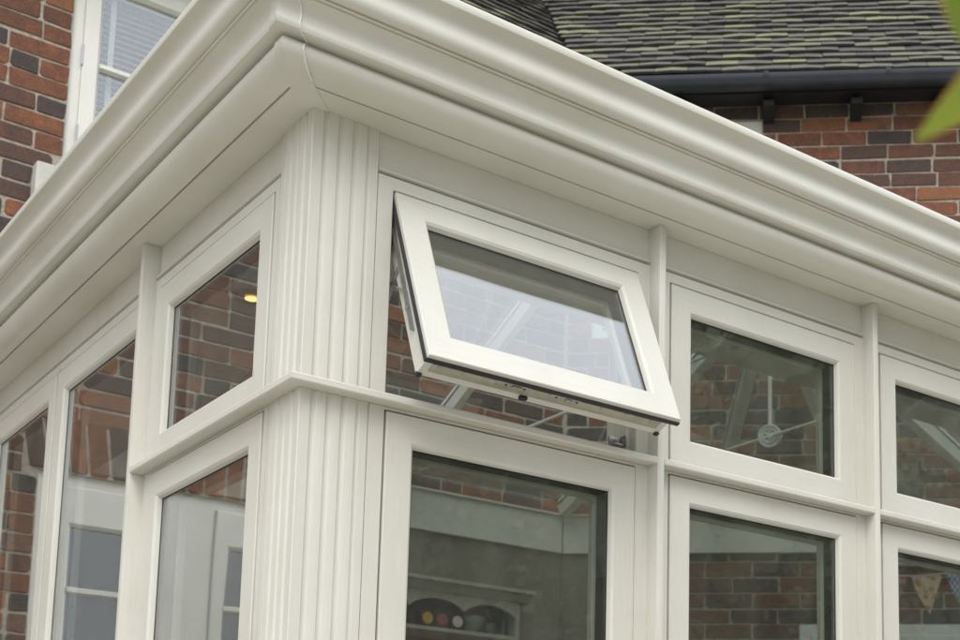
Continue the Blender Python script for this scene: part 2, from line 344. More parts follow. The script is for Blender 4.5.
def casement(M, O, panes, nbars, matl, recess=0.02, fr=0.045, st=0.065, blind=False, top=None):
    """a painted timber window in opening O, panes = list of (s0, s1)"""
    s0, s1, z0, z1 = O; top = top or (fr + st); mb = MB()
    wv = [-recess, -recess - .07]
    MI = lambda u, w_, z: M(u, -w_, z)
    # outer frame with a head, sill rail and mullions, then each casement as a stepped ring
    mb.ring([(s0, s1, z0, z1, recess), (s0 + fr, s1 - fr, z0 + fr, z1 - fr, recess), (s0 + fr, s1 - fr, z0 + fr, z1 - fr, recess + .07), (s0, s1, z0, z1, recess + .07)], MI)
    for (a, b), (c, d) in zip(panes, panes[1:]): mb.box((b + st, -recess - .0, z0 + fr), (c - st, -recess - .07, z1 - fr), M)
    root = obj('window', mb, [matl, matl], house, origin=M((s0 + s1) / 2, 0, z0))
    for (a, b) in panes:
        s = MB(); A, B, C_, D = (s0 + fr + .001 if (a, b) == panes[0] else a - st + .001), (s1 - fr - .001 if (a, b) == panes[-1] else b + st - .001), z0 + fr + .0015, z1 - fr - .0015
        pz0, pz1 = z0 + fr + st, z1 - top
        s.ring([(A, B, C_, D, recess + .045), (A, B, C_, D, recess - .008), (A + .004, B - .004, C_ + .004, D - .004, recess - .012),
                (a - .012, b + .012, pz0 - .012, pz1 + .012, recess - .012), (a, b, pz0, pz1, recess + .002), (a, b, pz0, pz1, recess + .045)], MI)
        obj('casement', s, [matl, matl], root, smooth=25)
        for k in range(1, nbars + 1):
            zc = pz0 + (pz1 - pz0) * k / (nbars + 1); s = MB()
            s.prism([(-recess + .010, zc - .008), (-recess + .010, zc + .008), (-recess - .012, zc + .014), (-recess - .03, zc + .014), (-recess - .03, zc - .014), (-recess - .012, zc - .014)],
                    a, b, lambda x, y, z: M(z, x, y))
            obj('glazing_bar', s, matl, root)
        s = MB(); s.box((a - .01, -recess - .014, pz0 - .01), (b + .01, -recess - .018, pz1 + .01), M); obj('glass', s, OLDGLASS, root)
        if blind:
            s = MB(); z = pz0
            while z < pz1 + .01:
                s.val = .5; MBn = lambda x, y, zz: M(x, y, zz)
                s.add([M(a - .02, -recess - .060, z), M(b + .02, -recess - .060, z), M(b + .02, -recess - .078, z + .014), M(a - .02, -recess - .078, z + .014),
                       M(a - .02, -recess - .062, z - .001), M(b + .02, -recess - .062, z - .001), M(b + .02, -recess - .08, z + .013), M(a - .02, -recess - .08, z + .013)],
                      [(0, 1, 2, 3), (7, 6, 5, 4), (0, 4, 5, 1), (2, 6, 7, 3), (1, 5, 6, 2), (0, 3, 7, 4)]); z += .0255
            for q in (a + .045,): s.box((q, -recess - .055, pz0), (q + .022, -recess - .058, pz1), M)
            obj('blind', s, SLAT, root)
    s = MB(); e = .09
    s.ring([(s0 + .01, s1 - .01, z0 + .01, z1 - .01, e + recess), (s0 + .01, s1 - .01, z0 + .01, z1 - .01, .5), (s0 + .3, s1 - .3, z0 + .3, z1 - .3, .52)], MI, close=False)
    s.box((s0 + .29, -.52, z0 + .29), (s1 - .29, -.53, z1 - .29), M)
    obj('room_backdrop', s, DARKROOM, root)  # near-black box stands in for the unlit room behind the window
    return root
w1 = casement(MM, UW, [(0.385, 0.70), (0.83, 1.10)], 1, WHITE, blind=True)
for zc in (4.60, 4.26):
    s = MB(); s.box((.311, -.006, zc - .045), (.319, -.014, zc + .045), MM, .002); obj('hinge', s, STEEL, w1)
s = MB(); s.box((.165, .05, 3.95), (1.31, -.20, 4.083), MM, .006); s.prism([(.05, 4.083), (-.2, 4.083), (-.2, 4.128)], .235, 1.245, lambda x, y, z: MM(z, x, y))
obj('window_sill', s, STONE, house)
w2 = casement(MM, GW, [(-1.31, -0.99), (-0.69, -0.37)], 3, WHITE, top=0.20)
s = MB(); s.box((-1.5, .06, 1.52), (-.18, -.2, 1.615), MM, .006); obj('window_sill', s, STONE, house)
w3 = casement(MS, SW, [(0.25, 0.84)], 1, WHITE, fr=.05, st=.06)
w4 = casement(MS, SG, [(1.27, 1.49), (1.62, 1.84)], 2, WHITE, recess=-.02, fr=.05, st=.06)

# gutters, rafter feet, fascia
def gutter(M, s0, s1, off, zt, joints, parent):
    n = 12; R_ = .053; prof = [(off + R_ * math.cos(math.pi * k / n), zt - R_ * 1.15 * math.sin(math.pi * k / n)) for k in range(n + 1)]
    inner = [(off + (R_ - .004) * math.cos(math.pi * k / n), zt - .001 - (R_ - .004) * 1.15 * math.sin(math.pi * k / n)) for k in range(n, -1, -1)]
    s = MB(); s.prism(prof + inner, s0, s1, lambda x, y, z: M(z, x, y)); gt = obj('gutter', s, BLACKPL, parent, smooth=50)
    for q in joints:
        s = MB(); p2 = [(off + (R_ + .007) * math.cos(math.pi * k / n), zt + .005 - (R_ + .005) * 1.15 * math.sin(math.pi * k / n)) for k in range(n + 1)]
        p3 = [(off + (R_ + .001) * math.cos(math.pi * k / n), zt + .002 - (R_ + .001) * 1.15 * math.sin(math.pi * k / n)) for k in range(n, -1, -1)]
        s.prism(p2 + p3, q - .012, q + .012, lambda x, y, z: M(z, x, y)); obj('gutter_joint', s, BLACKPL, gt, smooth=50)
ZG = 5.238
gutter(MS, 0.06, 5.2, .185, ZG, [.985, 1.57, 3.3], house)
gutter(MM, -5.5, 2.60, .185, ZG, [-3.5, -1.0, 1.3], house)
for M, s0, s1 in ((MS, .17, 5.2), (MM, -5.4, 2.5)):
    k = 0; q = s0 - .01 if M is MM else 0.97 - .43
    while q < s1:
        s = MB(); s.prism([(.0, 5.20), (.125, 5.16), (.125, 5.13), (.055, 5.115), (.0, 5.10)], q, q + .055, lambda x, y, z, M=M: M(z, x, y)); obj('rafter_foot', s, BLACKWD, house)
        q += .43
    s = MB(); s.box((s0 - .1, .012, 5.190), (s1, .130, 5.21), M); obj('eaves_board', s, BLACKWD, house)
# tiled roofs as a deck plus individual overlapping tiles in one mesh
PIT = rad(48)
def roof(M, s_lo, s_hi, clip, rows, jag):
    cp, sp = math.cos(PIT), math.sin(PIT); base = .200
    def P(s, t, h): return M(s, base - t * cp + h * sp, 5.226 + t * sp + h * cp)     # t up the slope, h above it
    mb = MB(); gauge, wd, ln = .088, .165, .24
    for r in range(rows):
        t0 = r * gauge; wob = random.uniform(0, 6)
        s = s_lo + (.0825 if r % 2 else 0)
        while s < s_hi:
            a, b = s + .001, s + wd - .0015; s += wd
            sa, sb = clip(t0)
            if b < sa or a > sb: continue
            a, b = max(a, sa), min(b, sb)
            if b - a < .02: continue
            v0 = min(1, max(0, random.gauss(.5, .26)))
            sag = .005 * math.sin(a * 2.1 + wob * .1) + .004 * math.sin(t0 * 5 + a * .9); h = .041 + random.uniform(-.002, .004) + sag; dh = random.uniform(-.003, .003); dt = random.uniform(-.012, .008) + .006 * math.sin(a * 1.7 + r * .2)
            th = .0135; hook = random.uniform(.000, .004)
            vs = []
            for (u, cr) in ((a, 0), ((a + b) / 2, hook), (b, 0)):
                k = (u - a) / (b - a)
                for (t, hh) in ((t0 + dt, h + dh * k + cr), (t0 + dt, h + dh * k + cr - th), (t0 + ln, .004 + sag + cr), (t0 + ln, .004 - th + sag + cr)): vs.append(P(u, t, hh))
            fs = []
            for q in (0, 4): fs += [(q, q + 4, q + 6, q + 2), (q + 1, q + 3, q + 7, q + 5), (q, q + 1, q + 5, q + 4), (q + 2, q + 6, q + 7, q + 3)]
            fs += [(0, 2, 3, 1), (8, 9, 11, 10)]
            mb.val = v0
            mb.add(vs, fs[:2] + fs[3:4] + fs[4:6] + fs[7:], 0); mb.val = v0 * .4; mb.add(vs, [fs[2], fs[6]], 0); mb.val = 0; mb.add(vs, fs[8:], 0)  # down-facing edges toned darker, their shade put into the colour
    T = rows * gauge; mb.val = .1
    sa0, sb0 = clip(0); sa1, sb1 = clip(T)
    sa0, sa1 = max(sa0, s_lo), max(sa1, s_lo); sb0, sb1 = min(sb0, s_hi), min(sb1, s_hi)
    top = [P(sa0, 0.02, -.012), P(sb0, 0.02, -.012), P(sb1, T, -.012), P(sa1, T, -.012)]; bot = [P(sa0, 0.02, -.06), P(sb0, 0.02, -.06), P(sb1, T, -.06), P(sa1, T, -.06)]
    mb.add(top + bot, [(0, 1, 2, 3), (7, 6, 5, 4), (0, 4, 5, 1), (1, 5, 6, 2), (2, 6, 7, 3), (3, 7, 4, 0)], 1)
    return obj('roof', mb, [TILE, FELT], house)
# half angle between the two walls decides where the valley runs
ang = math.acos(max(-1, min(1, DS.x))) / 2; kv = math.tan(ang)
vs_of = lambda t: (t * math.cos(PIT) - .195) * kv
roof(MS, -2.2, 5.2, lambda t: (-vs_of(t) + .0, 5.2), 36, 1)
roof(MM, -5.5, 4.6, lambda t: (-5.5, 2.66 + vs_of(t)), 36, 1)
for k, (a, b) in enumerate(((-.1, 0),)):
    s = MB()
    for r in range(36):
        t = r * .088
        s.val = random.random() * .4
        p = [MS(-vs_of(tt), .195 - tt * math.cos(PIT) + .0, 5.226 + tt * math.sin(PIT) + hh) for tt, hh in ((t - .0, .035), (t + .2, .012))]
        sd_ = Vector((kv * 0 + .36, -.2, 0)).normalized()
        q = [Vector(p[0]) - DS * .09 - Vector((.0, .0, -.02)), Vector(p[0]), Vector(p[0]) + DS * .09 + Vector((0, 0, .02)), Vector(p[1]) + DS * .10 + Vector((0, 0, .02)), Vector(p[1]), Vector(p[1]) - DS * .10 + Vector((0, 0, .02))]
        s.add(q + [v - Vector((0, 0, .012)) for v in q], [(0, 1, 4, 5), (1, 2, 3, 4), (6, 11, 10, 7), (7, 10, 9, 8), (0, 6, 7, 1), (1, 7, 8, 2), (2, 8, 9, 3), (3, 9, 10, 4), (4, 10, 11, 5), (5, 11, 6, 0)], 0)
    obj('roof_valley', s, TILE, house)

# ------------------------------------------------------------------ orangery
org = empty('orangery', (0, 0, G), 'cream painted orangery with moulded cornice and fluted corner post against the brick house', 'orangery')
XEND, YEND = 5.66, 2.84
# cornice: gutter, fillet, ovolo and soffit as one swept profile
PROF = [(-.06, ZSOF), (.0655, ZSOF + .0005), (.0658, ZSOF + .008), (.0702, ZSOF + .008), (.0706, ZSOF + .001),
        (.086, 3.0316), (.099, 3.0334), (.1100, 3.0372), (.1185, 3.0430), (.1255, 3.0490), (.1298, 3.0560), (.1312, 3.0630), (.1300, 3.0700), (.1262, 3.0760),
        (.1175, 3.0803), (.1175, 3.0845), (.1415, 3.0842), (.1470, 3.0846), (.1508, 3.0860), (.1528, 3.0900), (.1535, 3.0955), (.1528, 3.1015), (.1512, 3.1080), (.1500, 3.1140), (.1497, 3.1200),
        (.1508, 3.1265), (.1538, 3.1330), (.1590, 3.1385), (.1650, 3.1420), (.1715, 3.1440), (.1736, 3.1446), (.1716, 3.1462), (.1716, 3.1478), (.1770, 3.1482), (.1776, 3.1500), (.1772, 3.1525), (.1740, 3.1532), (.1740, 3.1550),
        (.1810, 3.1556), (.1868, 3.1570), (.1918, 3.1602), (.1952, 3.1652), (.1968, 3.1715), (.1968, 3.1785), (.1955, 3.1860), (.1940, 3.1935), (.1933, 3.2010), (.1938, 3.2080), (.1955, 3.2150),
        (.1988, 3.2210), (.2035, 3.2255), (.2090, 3.2280), (.2145, 3.2285), (.2172, 3.2300), (.2180, 3.2340), (.2180, 3.2450), (.2160, 3.2490), (.2090, 3.2490), (.2075, 3.2440), (.2060, 3.2345), (.190, 3.2330), (.184, 3.2000), (.1, 3.19), (-.06, 3.19)]
def sweep(prof, xe, ye, xs=None, mi=True):
    mb = MB(); n = len(prof)
    A = [(xe, -o_, z) for o_, z in prof]; B = [(-o_, -o_, z) for o_, z in prof]; D = [(-o_, ye, z) for o_, z in prof]
    if xe is not None: mb.add(A + B, [(k, (k + 1) % n, n + (k + 1) % n, n + k) for k in range(n)] + [tuple(range(n))], 0)
    if ye is not None: mb.add(B + D, [(k, (k + 1) % n, n + (k + 1) % n, n + k) for k in range(n)] + [tuple(range(n, 2 * n))], 1)
    return mb
mb = sweep(PROF, XEND, YEND)
corn = obj('cornice', mb, [ALU[0], ALU[1]], org, smooth=32)
# proud corner cap over the mitre
cap = [(o_ + (.0036 if 2 < k < len(PROF) - 5 else 0), z - (.0018 if k < 12 else 0)) for k, (o_, z) in enumerate(PROF) if not (k in (2, 3))]
cap = [c if k < len(cap) - 5 else (c[0] + .003, c[1] + .0015) for k, c in enumerate(cap)]
cap[-1] = (-.02, 3.192); cap[-2] = (.1, 3.192); cap[0] = (-.001, ZSOF - .002)
mb = MB(); n = len(cap)
xr = lambda o_, z: .012 + .0 * o_
A = [(-o_ + .034 + .09 * o_, -o_, z) for o_, z in cap]; B = [(-o_, -o_, z) for o_, z in cap]; D = [(-o_, -o_ + .033, z) for o_, z in cap]
mb.add(A + B, [(k, (k + 1) % n, n + (k + 1) % n, n + k) for k in range(n)] + [tuple(range(n))], 0)
mb.add(B + D, [(k, (k + 1) % n, n + (k + 1) % n, n + k) for k in range(n)] + [tuple(range(n, 2 * n))], 1)
obj('cornice_cap', mb, [ALU[0], ALU[1]], corn, smooth=32)

mb = MB(); mb.tube([(-o_ + .0345 + .09 * o_, -o_ - .0006, z - .0006) for o_, z in cap[3:-8]], .0019, 8)
obj('cap_edge_bead', mb, plain('pale_bead', (.72, .71, .66), .4), corn, smooth=60)  # pale bead along the cap edge, its highlight put into the colour
# fluted corner post, lower and upper lengths
def post_poly():
    R_ = [(0.0015, 0.0)]
    for c in (.030, .064, .097, .131):
        last = c > .12
        R_ += [(c - .0065, 0.0), (c - .0045, .0012), (c - .0030, .0042), (c + .0010, .0048), (c + .0042, .0040)]
        R_ += [(c + .0055, .0030), (c + .0075, .0028 if last else .0006)] + ([] if last else [(c + .009, 0.0)])
    R_ += [(.1538, .0028), (.1556, .0046), (.1556, .05)]
    L_ = [(v, u) for u, v in R_]
    return R_ + [(.05, .05)] + L_[::-1]
pp = post_poly()
for a, b in ((G + .03, ZS0), (ZS1, ZSOF)):
    mb = MB(); mb.prism(pp, a, b); obj('corner_post', mb, PV, org, origin=(0, 0, a), smooth=28)
# sill band with a mitre round the corner, broken by the mullion nibs
SP = [(.05, ZS0 + .0004), (-.0315, ZS0 + .0004), (-.034, ZS0 + .003), (-.034, ZS1 - .003), (-.0315, ZS1), (-.004, ZS1 + .0028), (.02, ZS1 + .0028), (.02, ZS1 - .0006), (.05, ZS1 - .0006)]
def sill_run(axis, a, b, mitre_a):
    mb = MB(); n = len(SP)
    f = (lambda u, w_, z: (u, w_, z)) if axis == 0 else (lambda u, w_, z: (w_, u, z))
    A = [f(w_ if mitre_a else a, w_, z) for w_, z in SP]; B = [f(b, w_, z) for w_, z in SP]
    mb.add(A + B, [(k, (k + 1) % n, n + (k + 1) % n, n + k) for k in range(n)] + [tuple(range(n)), tuple(range(n, 2 * n))])
    return obj('sill_band', mb, PX if axis == 0 else PY, org, origin=(f(b, 0, ZS0)), smooth=28)
NIBW = .0205; NIB0 = .9020; PITCH = .766
nibs = [NIB0 + PITCH * k for k in range(6)]
sill_run(0, 0, NIB0 - .0004, True); sill_run(1, 0, .9006, True)
proto = sill_run(0, NIB0 + NIBW + .0004, NIB0 + PITCH - .0004, False)
for k in range(1, 5): copy_tree(proto, org, (PITCH * k, 0, 0))
# mullion nibs
def mullion(M, u, z0, z1):
    mb = MB(); mb.box((u, -.034, z0), (u + NIBW, .06, z1), M, .0018)
    return obj('mullion', mb, PV, org, origin=M(u, 0, z0), smooth=40)
pm = mullion(MR, NIB0, G + .03, ZSOF)
for k in range(1, 6): copy_tree(pm, org, (PITCH * k, 0, 0))
mullion(ML, .9010, G + .03, ZSOF)
mullion(ML, 2.49, G + .03, ZSOF)
# frieze panels between nibs
def frieze(M, a, b, mt, axis):
    mb = MB(); P = [(.010, ZFR + .006), (.002, ZFR + .004), (.000, ZFR + .000), (.000, ZFR - .002), (.009, ZFR - .0045), (.04, ZFR - .0045), (.04, ZSOF - .0005), (.010, ZSOF - .0005)]
    mb.prism(P, a, b, lambda x, y, z: M(z, x, y)); return obj('frieze_panel', mb, mt, org, origin=M(a, 0, ZFR), smooth=20)
frieze(MR, .1563, NIB0 - .0003, PX, 0); pf = frieze(MR, NIB0 + NIBW + .0003, NIB0 + PITCH - .0003, PX, 0)
for k in range(1, 5): copy_tree(pf, org, (PITCH * k, 0, 0))
frieze(ML, .1563, .9007, PY, 1); frieze(ML, .9218, 2.4897, PY, 1)

# windows ---------------------------------------------------------------
def window(M, axis, F, S, hinge=None, ang=0, st=.067):
    """F = fixed frame outer rectangle, S = sash rectangle (u0,u1,z0,z1)"""
    rail = PX if axis == 0 else PY
    (a, b, c, d), (p, q, r, t) = F, S
    i = lambda k, w_: (p + k, q - k, r + k, t - k, w_)
    mb = MB(); g_ = -.0036
    mb.ring([(a, b, c, d, .003), (p + g_ - .002, q - g_ + .002, r + g_ - .002, t - g_ + .002, .0030), i(g_, .005), i(g_, .026), i(.008, .027), i(.008, .058), i(.0092, .059), i(.0092, .078), i(.020, .0795), i(.020, .088), (a, b, c, d, .088)], M)
    root = obj('window', mb, [PV, rail], org, origin=M((a + b) / 2, 0, c), smooth=25)
    xf = None
    if hinge:
        hz, hw = hinge; ca, sa = math.cos(ang), math.sin(ang)
        def xf(v):
            dy, dz = v.y - hw, v.z - hz
            return Vector((v.x, hw + dy * ca + dz * sa, hz - dy * sa + dz * ca))
    s = MB()
    s.ring([i(.0, .0110), i(.0, .0015), i(.0015, .0), i(st - .007, .0), i(st - .0015, .0045), i(st + .0015, .0125), i(st + .002, .016), i(st + .0005, .019),
            i(st + .0005, .0565), i(st + .009, .0572), i(st + .013, .060), i(st + .013, .074), i(st + .008, .076), i(.0112, .076), i(.0112, .0110)], M)
    sash = obj('sash', s, [PV, rail], root, smooth=25, xf=xf)
    s = MB(); s.ring([i(-.0030, .0105), i(-.0030, .0205), i(-.0008, .0228), i(.0108, .0228), i(.0108, .0105)], M)
    if hinge:   # the exposed seal bulges at the foot of the open sash
        s.tube([M(p + .001, .0175, r + .0035), M(q + .001, .0175, r + .0030)], .0052, 8)
    obj('gasket', s, RUBBER, root, xf=xf)
    s = MB(); s.ring([i(st - .003, .0195), i(st + .0036, .0195), i(st + .0036, .0560), i(st - .003, .0560)], M)
    s.ring([i(st - .002, .0148), i(st + .0048, .0148), i(st + .0048, .0153), i(st - .002, .0153)], M)
    obj('spacer_bar', s, SPACER, root, xf=xf)
    s = MB(); s.box((p + st - .004, .0160, r + st - .004), (q - st + .004, .0190, t - st + .004), M); obj('glass', s, GLASS, root, xf=xf)
    return root, xf
SX0, SX1 = .197, .860
ZL0 = 1.05
# bay 1, right front: open top-hung window above a tall fixed light
FU = (.1563, NIB0 - .0003, ZS1 + .0030, ZFR - .0100); SU = (SX0, SX1, 2.455, ZHD - .003)
FL = (.1563, NIB0 - .0003, ZL0, ZS0 - .0004); SLo = (SX0, SX1, ZL0 + .04, 2.414)
openw, oxf = window(MR, 0, FU, SU, hinge=(ZHD - .004, .004), ang=rad(22.5))
openw['label'] = 'top hung window standing open above the sill band beside the fluted corner post'
lo1, _ = window(MR, 0, FL, SLo)
# bay 2, then copied along the front
b2 = (NIB0 + NIBW + .0003, NIB0 + PITCH - .0003); S2 = (.9700, 1.6290)
up2, _ = window(MR, 0, (*b2, ZS1 + .0030, ZFR - .0100), (*S2, 2.447, ZHD))
lo2, _ = window(MR, 0, (*b2, ZL0, ZS0 - .0004), (*S2, ZL0 + .04, 2.415))
for k in range(1, 5):
    copy_tree(up2, org, (PITCH * k, 0, 0)); copy_tree(lo2, org, (PITCH * k, 0, 0))
# left front
window(ML, 1, (.1563, .9007, ZS1 + .0030, ZFR - .0100), (.183, .861, 2.447, ZHD))
window(ML, 1, (.1563, .9007, ZL0, ZS0 - .0004), (.183, .861, ZL0 + .04, 2.415))
# tall door leaves on the left front, no sill band
def door(a, b, fa, fb):
    r, _ = window(ML, 1, (fa, fb, G + .04, ZFR - .0100), (a, b, G + .08, ZHD)); r.name = 'door_leaf'; return r
door(.968, 1.706, .9218, 1.7065); door(1.728, 2.44, 1.7068, 2.4897)
# low panels under the windows
for M, a, b, mt in ((MR, .1563, XEND, PX), (ML, .1563, .9007, PY)):
    mb = MB(); mb.box((a, .002, G + .03), (b, .07, ZL0 - .001), M)
    k = a + .08
    while k + .6 < b + .1:
        mb.ring([(k, min(b - .06, k + .6), G + .12, ZL0 - .08, .0015), (k, min(b - .06, k + .6), G + .12, ZL0 - .08, -.008), (k + .02, min(b - .06, k + .6) - .02, G + .14, ZL0 - .1, -.008), (k + .03, min(b - .06, k + .6) - .03, G + .15, ZL0 - .11, .0015)], M)
        k += PITCH
    obj('base_panel', mb, mt, org)
mb = MB(); mb.box((5.535, .002, ZL0), (XEND, .06, ZSOF - .001), MR); mb.box((2.5115, .002, G + .03), (YEND, .06, ZSOF - .001), ML)
obj('end_panel', mb, PV, org)

# hardware of the open window
s = MB(); r0, t0, p0, q0 = SU[2], SU[3], SU[0], SU[1]
s.box((p0 + .03, .034, r0 + .0112), (q0 - .03, .058, r0 + .0088), None, .0004)
for x in (.245, .30, .52, .66, .73, .80): s.lathe([(.0045, 0), (.0045, .0012), (.002, .0022)], (x, .038, r0 + .0088), (0, 0, -1), 10)
s.box((.38, .026, r0 + .0095), (.47, .050, r0 + .0075), None, .0005); s.box((.52, .027, r0 + .0095), (.60, .049, r0 + .0078), None, .0005)
s.box((.42, .034, r0 + .0075), (.445, .042, r0 + .0035), None, .0008); s.box((.56, .034, r0 + .0075), (.575, .042, r0 + .0045), None, .0008)
obj('lock_gear', s, BRONZE, openw, xf=oxf, smooth=30)
s = MB()
for x in (.405, .452, .535, .59): s.lathe([(.003, 0), (.003, .0004)], (x, .038, r0 + .0074), (0, 0, -1), 8)
for x in (p0 + .016, q0 - .016):
    s.box((x - .006, .069, r0 + .006), (x + .006, .079, r0 + .015), None, .001)
for x in (p0 + .0105, q0 - .0105): s.lathe([(.004, 0), (.004, .0006)], (x, .032, r0 + .03), (-1 if x < .5 else 1, 0, 0), 8)
s.box((.455, .060, r0 + .004), (.475, .070, r0 + .012), None, .002)
obj('corner_block', s, RUBBER, openw, xf=oxf)
def stay(x, sgn):
    s = MB()
    a = Vector((x, .045, 2.895)); b = oxf(Vector((x, .052, 2.62))); c = Vector((x, .048, 2.66)); d = oxf(Vector((x, .05, 2.80)))
    s.bar(a, oxf(Vector((x, .050, 2.56))), .010, .0035, (0, 1, 0)); s.bar((x + sgn * .004, .050, 2.56), (x + sgn * .004, .050, 2.89), .012, .003, (0, 1, 0))
    s.bar(c + Vector((sgn * .003, 0, 0)), oxf(Vector((x + sgn * .003, .048, 2.74))), .010, .003, (0, 1, 0))
    s.bar(c + Vector((sgn * .001, -.003, .06)), oxf(Vector((x + sgn * .001, .048, 2.66))), .009, .003, (0, 1, 0))
    for p in (c, b, d): s.lathe([(.006, -.003), (.006, .003)], p, (1, 0, 0), 12)
    obj('window_stay', s, STEEL, openw)
stay(p0 + .006, 1); stay(q0 - .006, -1)
s = MB(); s.box((.802, .030, ZS1 + .0225), (.838, .034, ZS1 + .047), None, .001); s.box((.805, .012, ZS1 + .0225), (.834, .030, ZS1 + .027), None, .001)
s.box((.838, .010, ZS1 + .0225), (.842, .034, ZS1 + .05), None, .001); s.lathe([(.004, 0), (.004, .003)], (.82, .0295, ZS1 + .037), (0, -1, 0), 10)
obj('keep', s, STEEL, openw, smooth=30)

# ------------------------------------------------------------------ orangery ceiling, lantern roof
ZC, ZT = 2.915, 3.12
OA, OB = (.45, .36), (4.30, .36)
P_ = lambda s: ((PC + DS * s).x, (PC + DS * s).y)
OC = P_(2.16); OE = (.45, YW - .012)
mb = MB()
ins = .078
mb.prism([(ins, ins), (OB[0], ins), OB, OA], ZC, ZT); mb.prism([(ins, ins), OA, OE, (ins, YW - .012)], ZC, ZT)
mb.prism([(OB[0], ins), (5.45, ins), (P_(3.7)[0] - .02, P_(3.7)[1] - .02), (OC[0] - .02, OC[1] - .02), OB], ZC, ZT)
obj('ceiling', mb, PLASTER, org)
s = MB(); s.box((.45, .002, ZC), (2.645, .030, 3.092), MM); s.prism([(.002, ZC), (.030, ZC), (.030, 3.092), (.002, 3.092)], .014, 1.58, lambda x, y, z: MS(z, x, y))
s.prism([(.002, 2.85), (.060, 2.85), (.060, 3.095), (.002, 3.095)], 1.582, 3.0, lambda x, y, z: MS(z, x, y))
s.box((.45, .002, 3.094), (2.63, .042, 3.104), MM); s.prism([(.002, 3.094), (.042, 3.094), (.042, 3.104), (.002, 3.104)], .03, 1.58, lambda x, y, z: MS(z, x, y))
obj('wall_plate', s, PLASTER, org)
s = MB(); s.box((.09, .002, G + .05), (2.648, .012, ZC - .001), MM); s.prism([(.002, G + .05), (.012, G + .05), (.012, ZC - .001), (.002, ZC - .001)], .013, .52, lambda x, y, z: MS(z, x, y)); obj('wall_lining', s, plain('olive_grey_wall_paint', (.21, .185, .145), .85), org)
lan = empty('lantern_roof', (2.2, 1.5, ZT), parent=org)
E0, E1 = Vector((1.15, 1.43, 3.80)), Vector((2.67, 1.43, 3.80)); ZE = 3.115
feetR = [Vector((2.64, 2.83, ZE)), Vector(MS(.74, .03, ZE)), Vector(MS(1.42, .03, ZE)), Vector(MS(2.14, .03, ZE))]
FA, FB, FE_ = Vector((.47, .38, ZE)), Vector((4.28, .38, ZE)), Vector((.47, 2.83, ZE))
def rafter(a, b, wd=.042, hh=.055):
    s = MB(); s.bar(a, b, wd, hh); s.bar(Vector(a) + Vector((0, 0, .045)), Vector(b) + Vector((0, 0, .045)), wd * 1.2, .012); obj('rafter', s, PLASTER, lan)
for f in feetR: rafter(f, E1, .050)
rafter(FB, E1, .05); rafter(FA, E0, .05); rafter(FE_, E0, .05)
for x in (1.75,): rafter((x, 2.83, ZE), (x, 1.43, 3.80), .032); rafter((x, .38, ZE), (x, 1.43, 3.80), .032)
rafter((.47, 1.43, ZE), E0, .032); rafter((2.9, .38, ZE), E1, .032)
s = MB(); s.bar(E0, E1, .06, .09); s.box((1.1, 1.395, 3.845), (2.72, 1.465, 3.87)); obj('ridge', s, PLASTER, lan)
def pane(*pts):
    up = Vector((0, 0, .032)); s = MB(); n = len(pts); t = Vector((0, 0, .006))
    v = [Vector(p) + up for p in pts]; s.add(v + [q + t for q in v], [tuple(range(n)), tuple(range(n, 2 * n))] + [(k, (k + 1) % n, n + (k + 1) % n, n + k) for k in range(n)])
    obj('roof_glass', s, ROOFGLASS, lan)
m1, m2 = Vector((1.75, 2.83, ZE)), Vector((1.75, .38, ZE)); mr = Vector((1.75, 1.43, 3.80))
pane(FE_, m1, mr, E0); pane(m1, feetR[0], E1, mr); pane(FA, m2, mr, E0); pane(m2, Vector((2.9, .38, ZE)), E1, mr); pane(Vector((2.9, .38, ZE)), FB, E1)
pane(FA, (.47, 1.43, ZE), E0); pane((.47, 1.43, ZE), FE_, E0)
for a, b in zip(feetR, feetR[1:]): pane(a, b, E1)
pane(feetR[3], FB, E1)
# tie bars with a rosette boss hanging under the ridge end
def tie(x, boss):
    y, z = 1.43, 3.175
    s = MB(); s.tube([(x, .37, z), (x, 2.83 if x < 2.6 else 2.82, z)], .0065, 10)
    if boss: s.tube([(x, y, z), (x, y, 3.78)], .0085, 10)
    tb = obj('tie_bar', s, WHITE, lan, smooth=50)
    if boss:
        s = MB(); n = (cam.location - Vector((x, y, z))); ax = Vector((-.82, -.5, -.05))
        s.lathe([(q * 1.22, h * 1.3) for q, h in [(.0005, -.012), (.036, -.012), (.040, -.009), (.040, .006), (.038, .010), (.034, .010), (.032, .004), (.028, .004), (.026, .011), (.022, .011), (.020, .005), (.012, .004), (.009, .013), (.0005, .014)]], (x, y, z), ax, 32)
        axn = ax.normalized(); r = axn.orthogonal().normalized(); u = axn.cross(r)
        for k in range(6):
            t = k * math.pi / 3; c = Vector((x, y, z)) + axn * .007 + (r * math.cos(t) + u * math.sin(t)) * .019
            s.lathe([(.006, 0), (.0052, .006), (.001, .009)], c, axn, 8)
        obj('boss', s, WHITE, lan, smooth=40)
tie(2.67, True); tie(1.86, False)
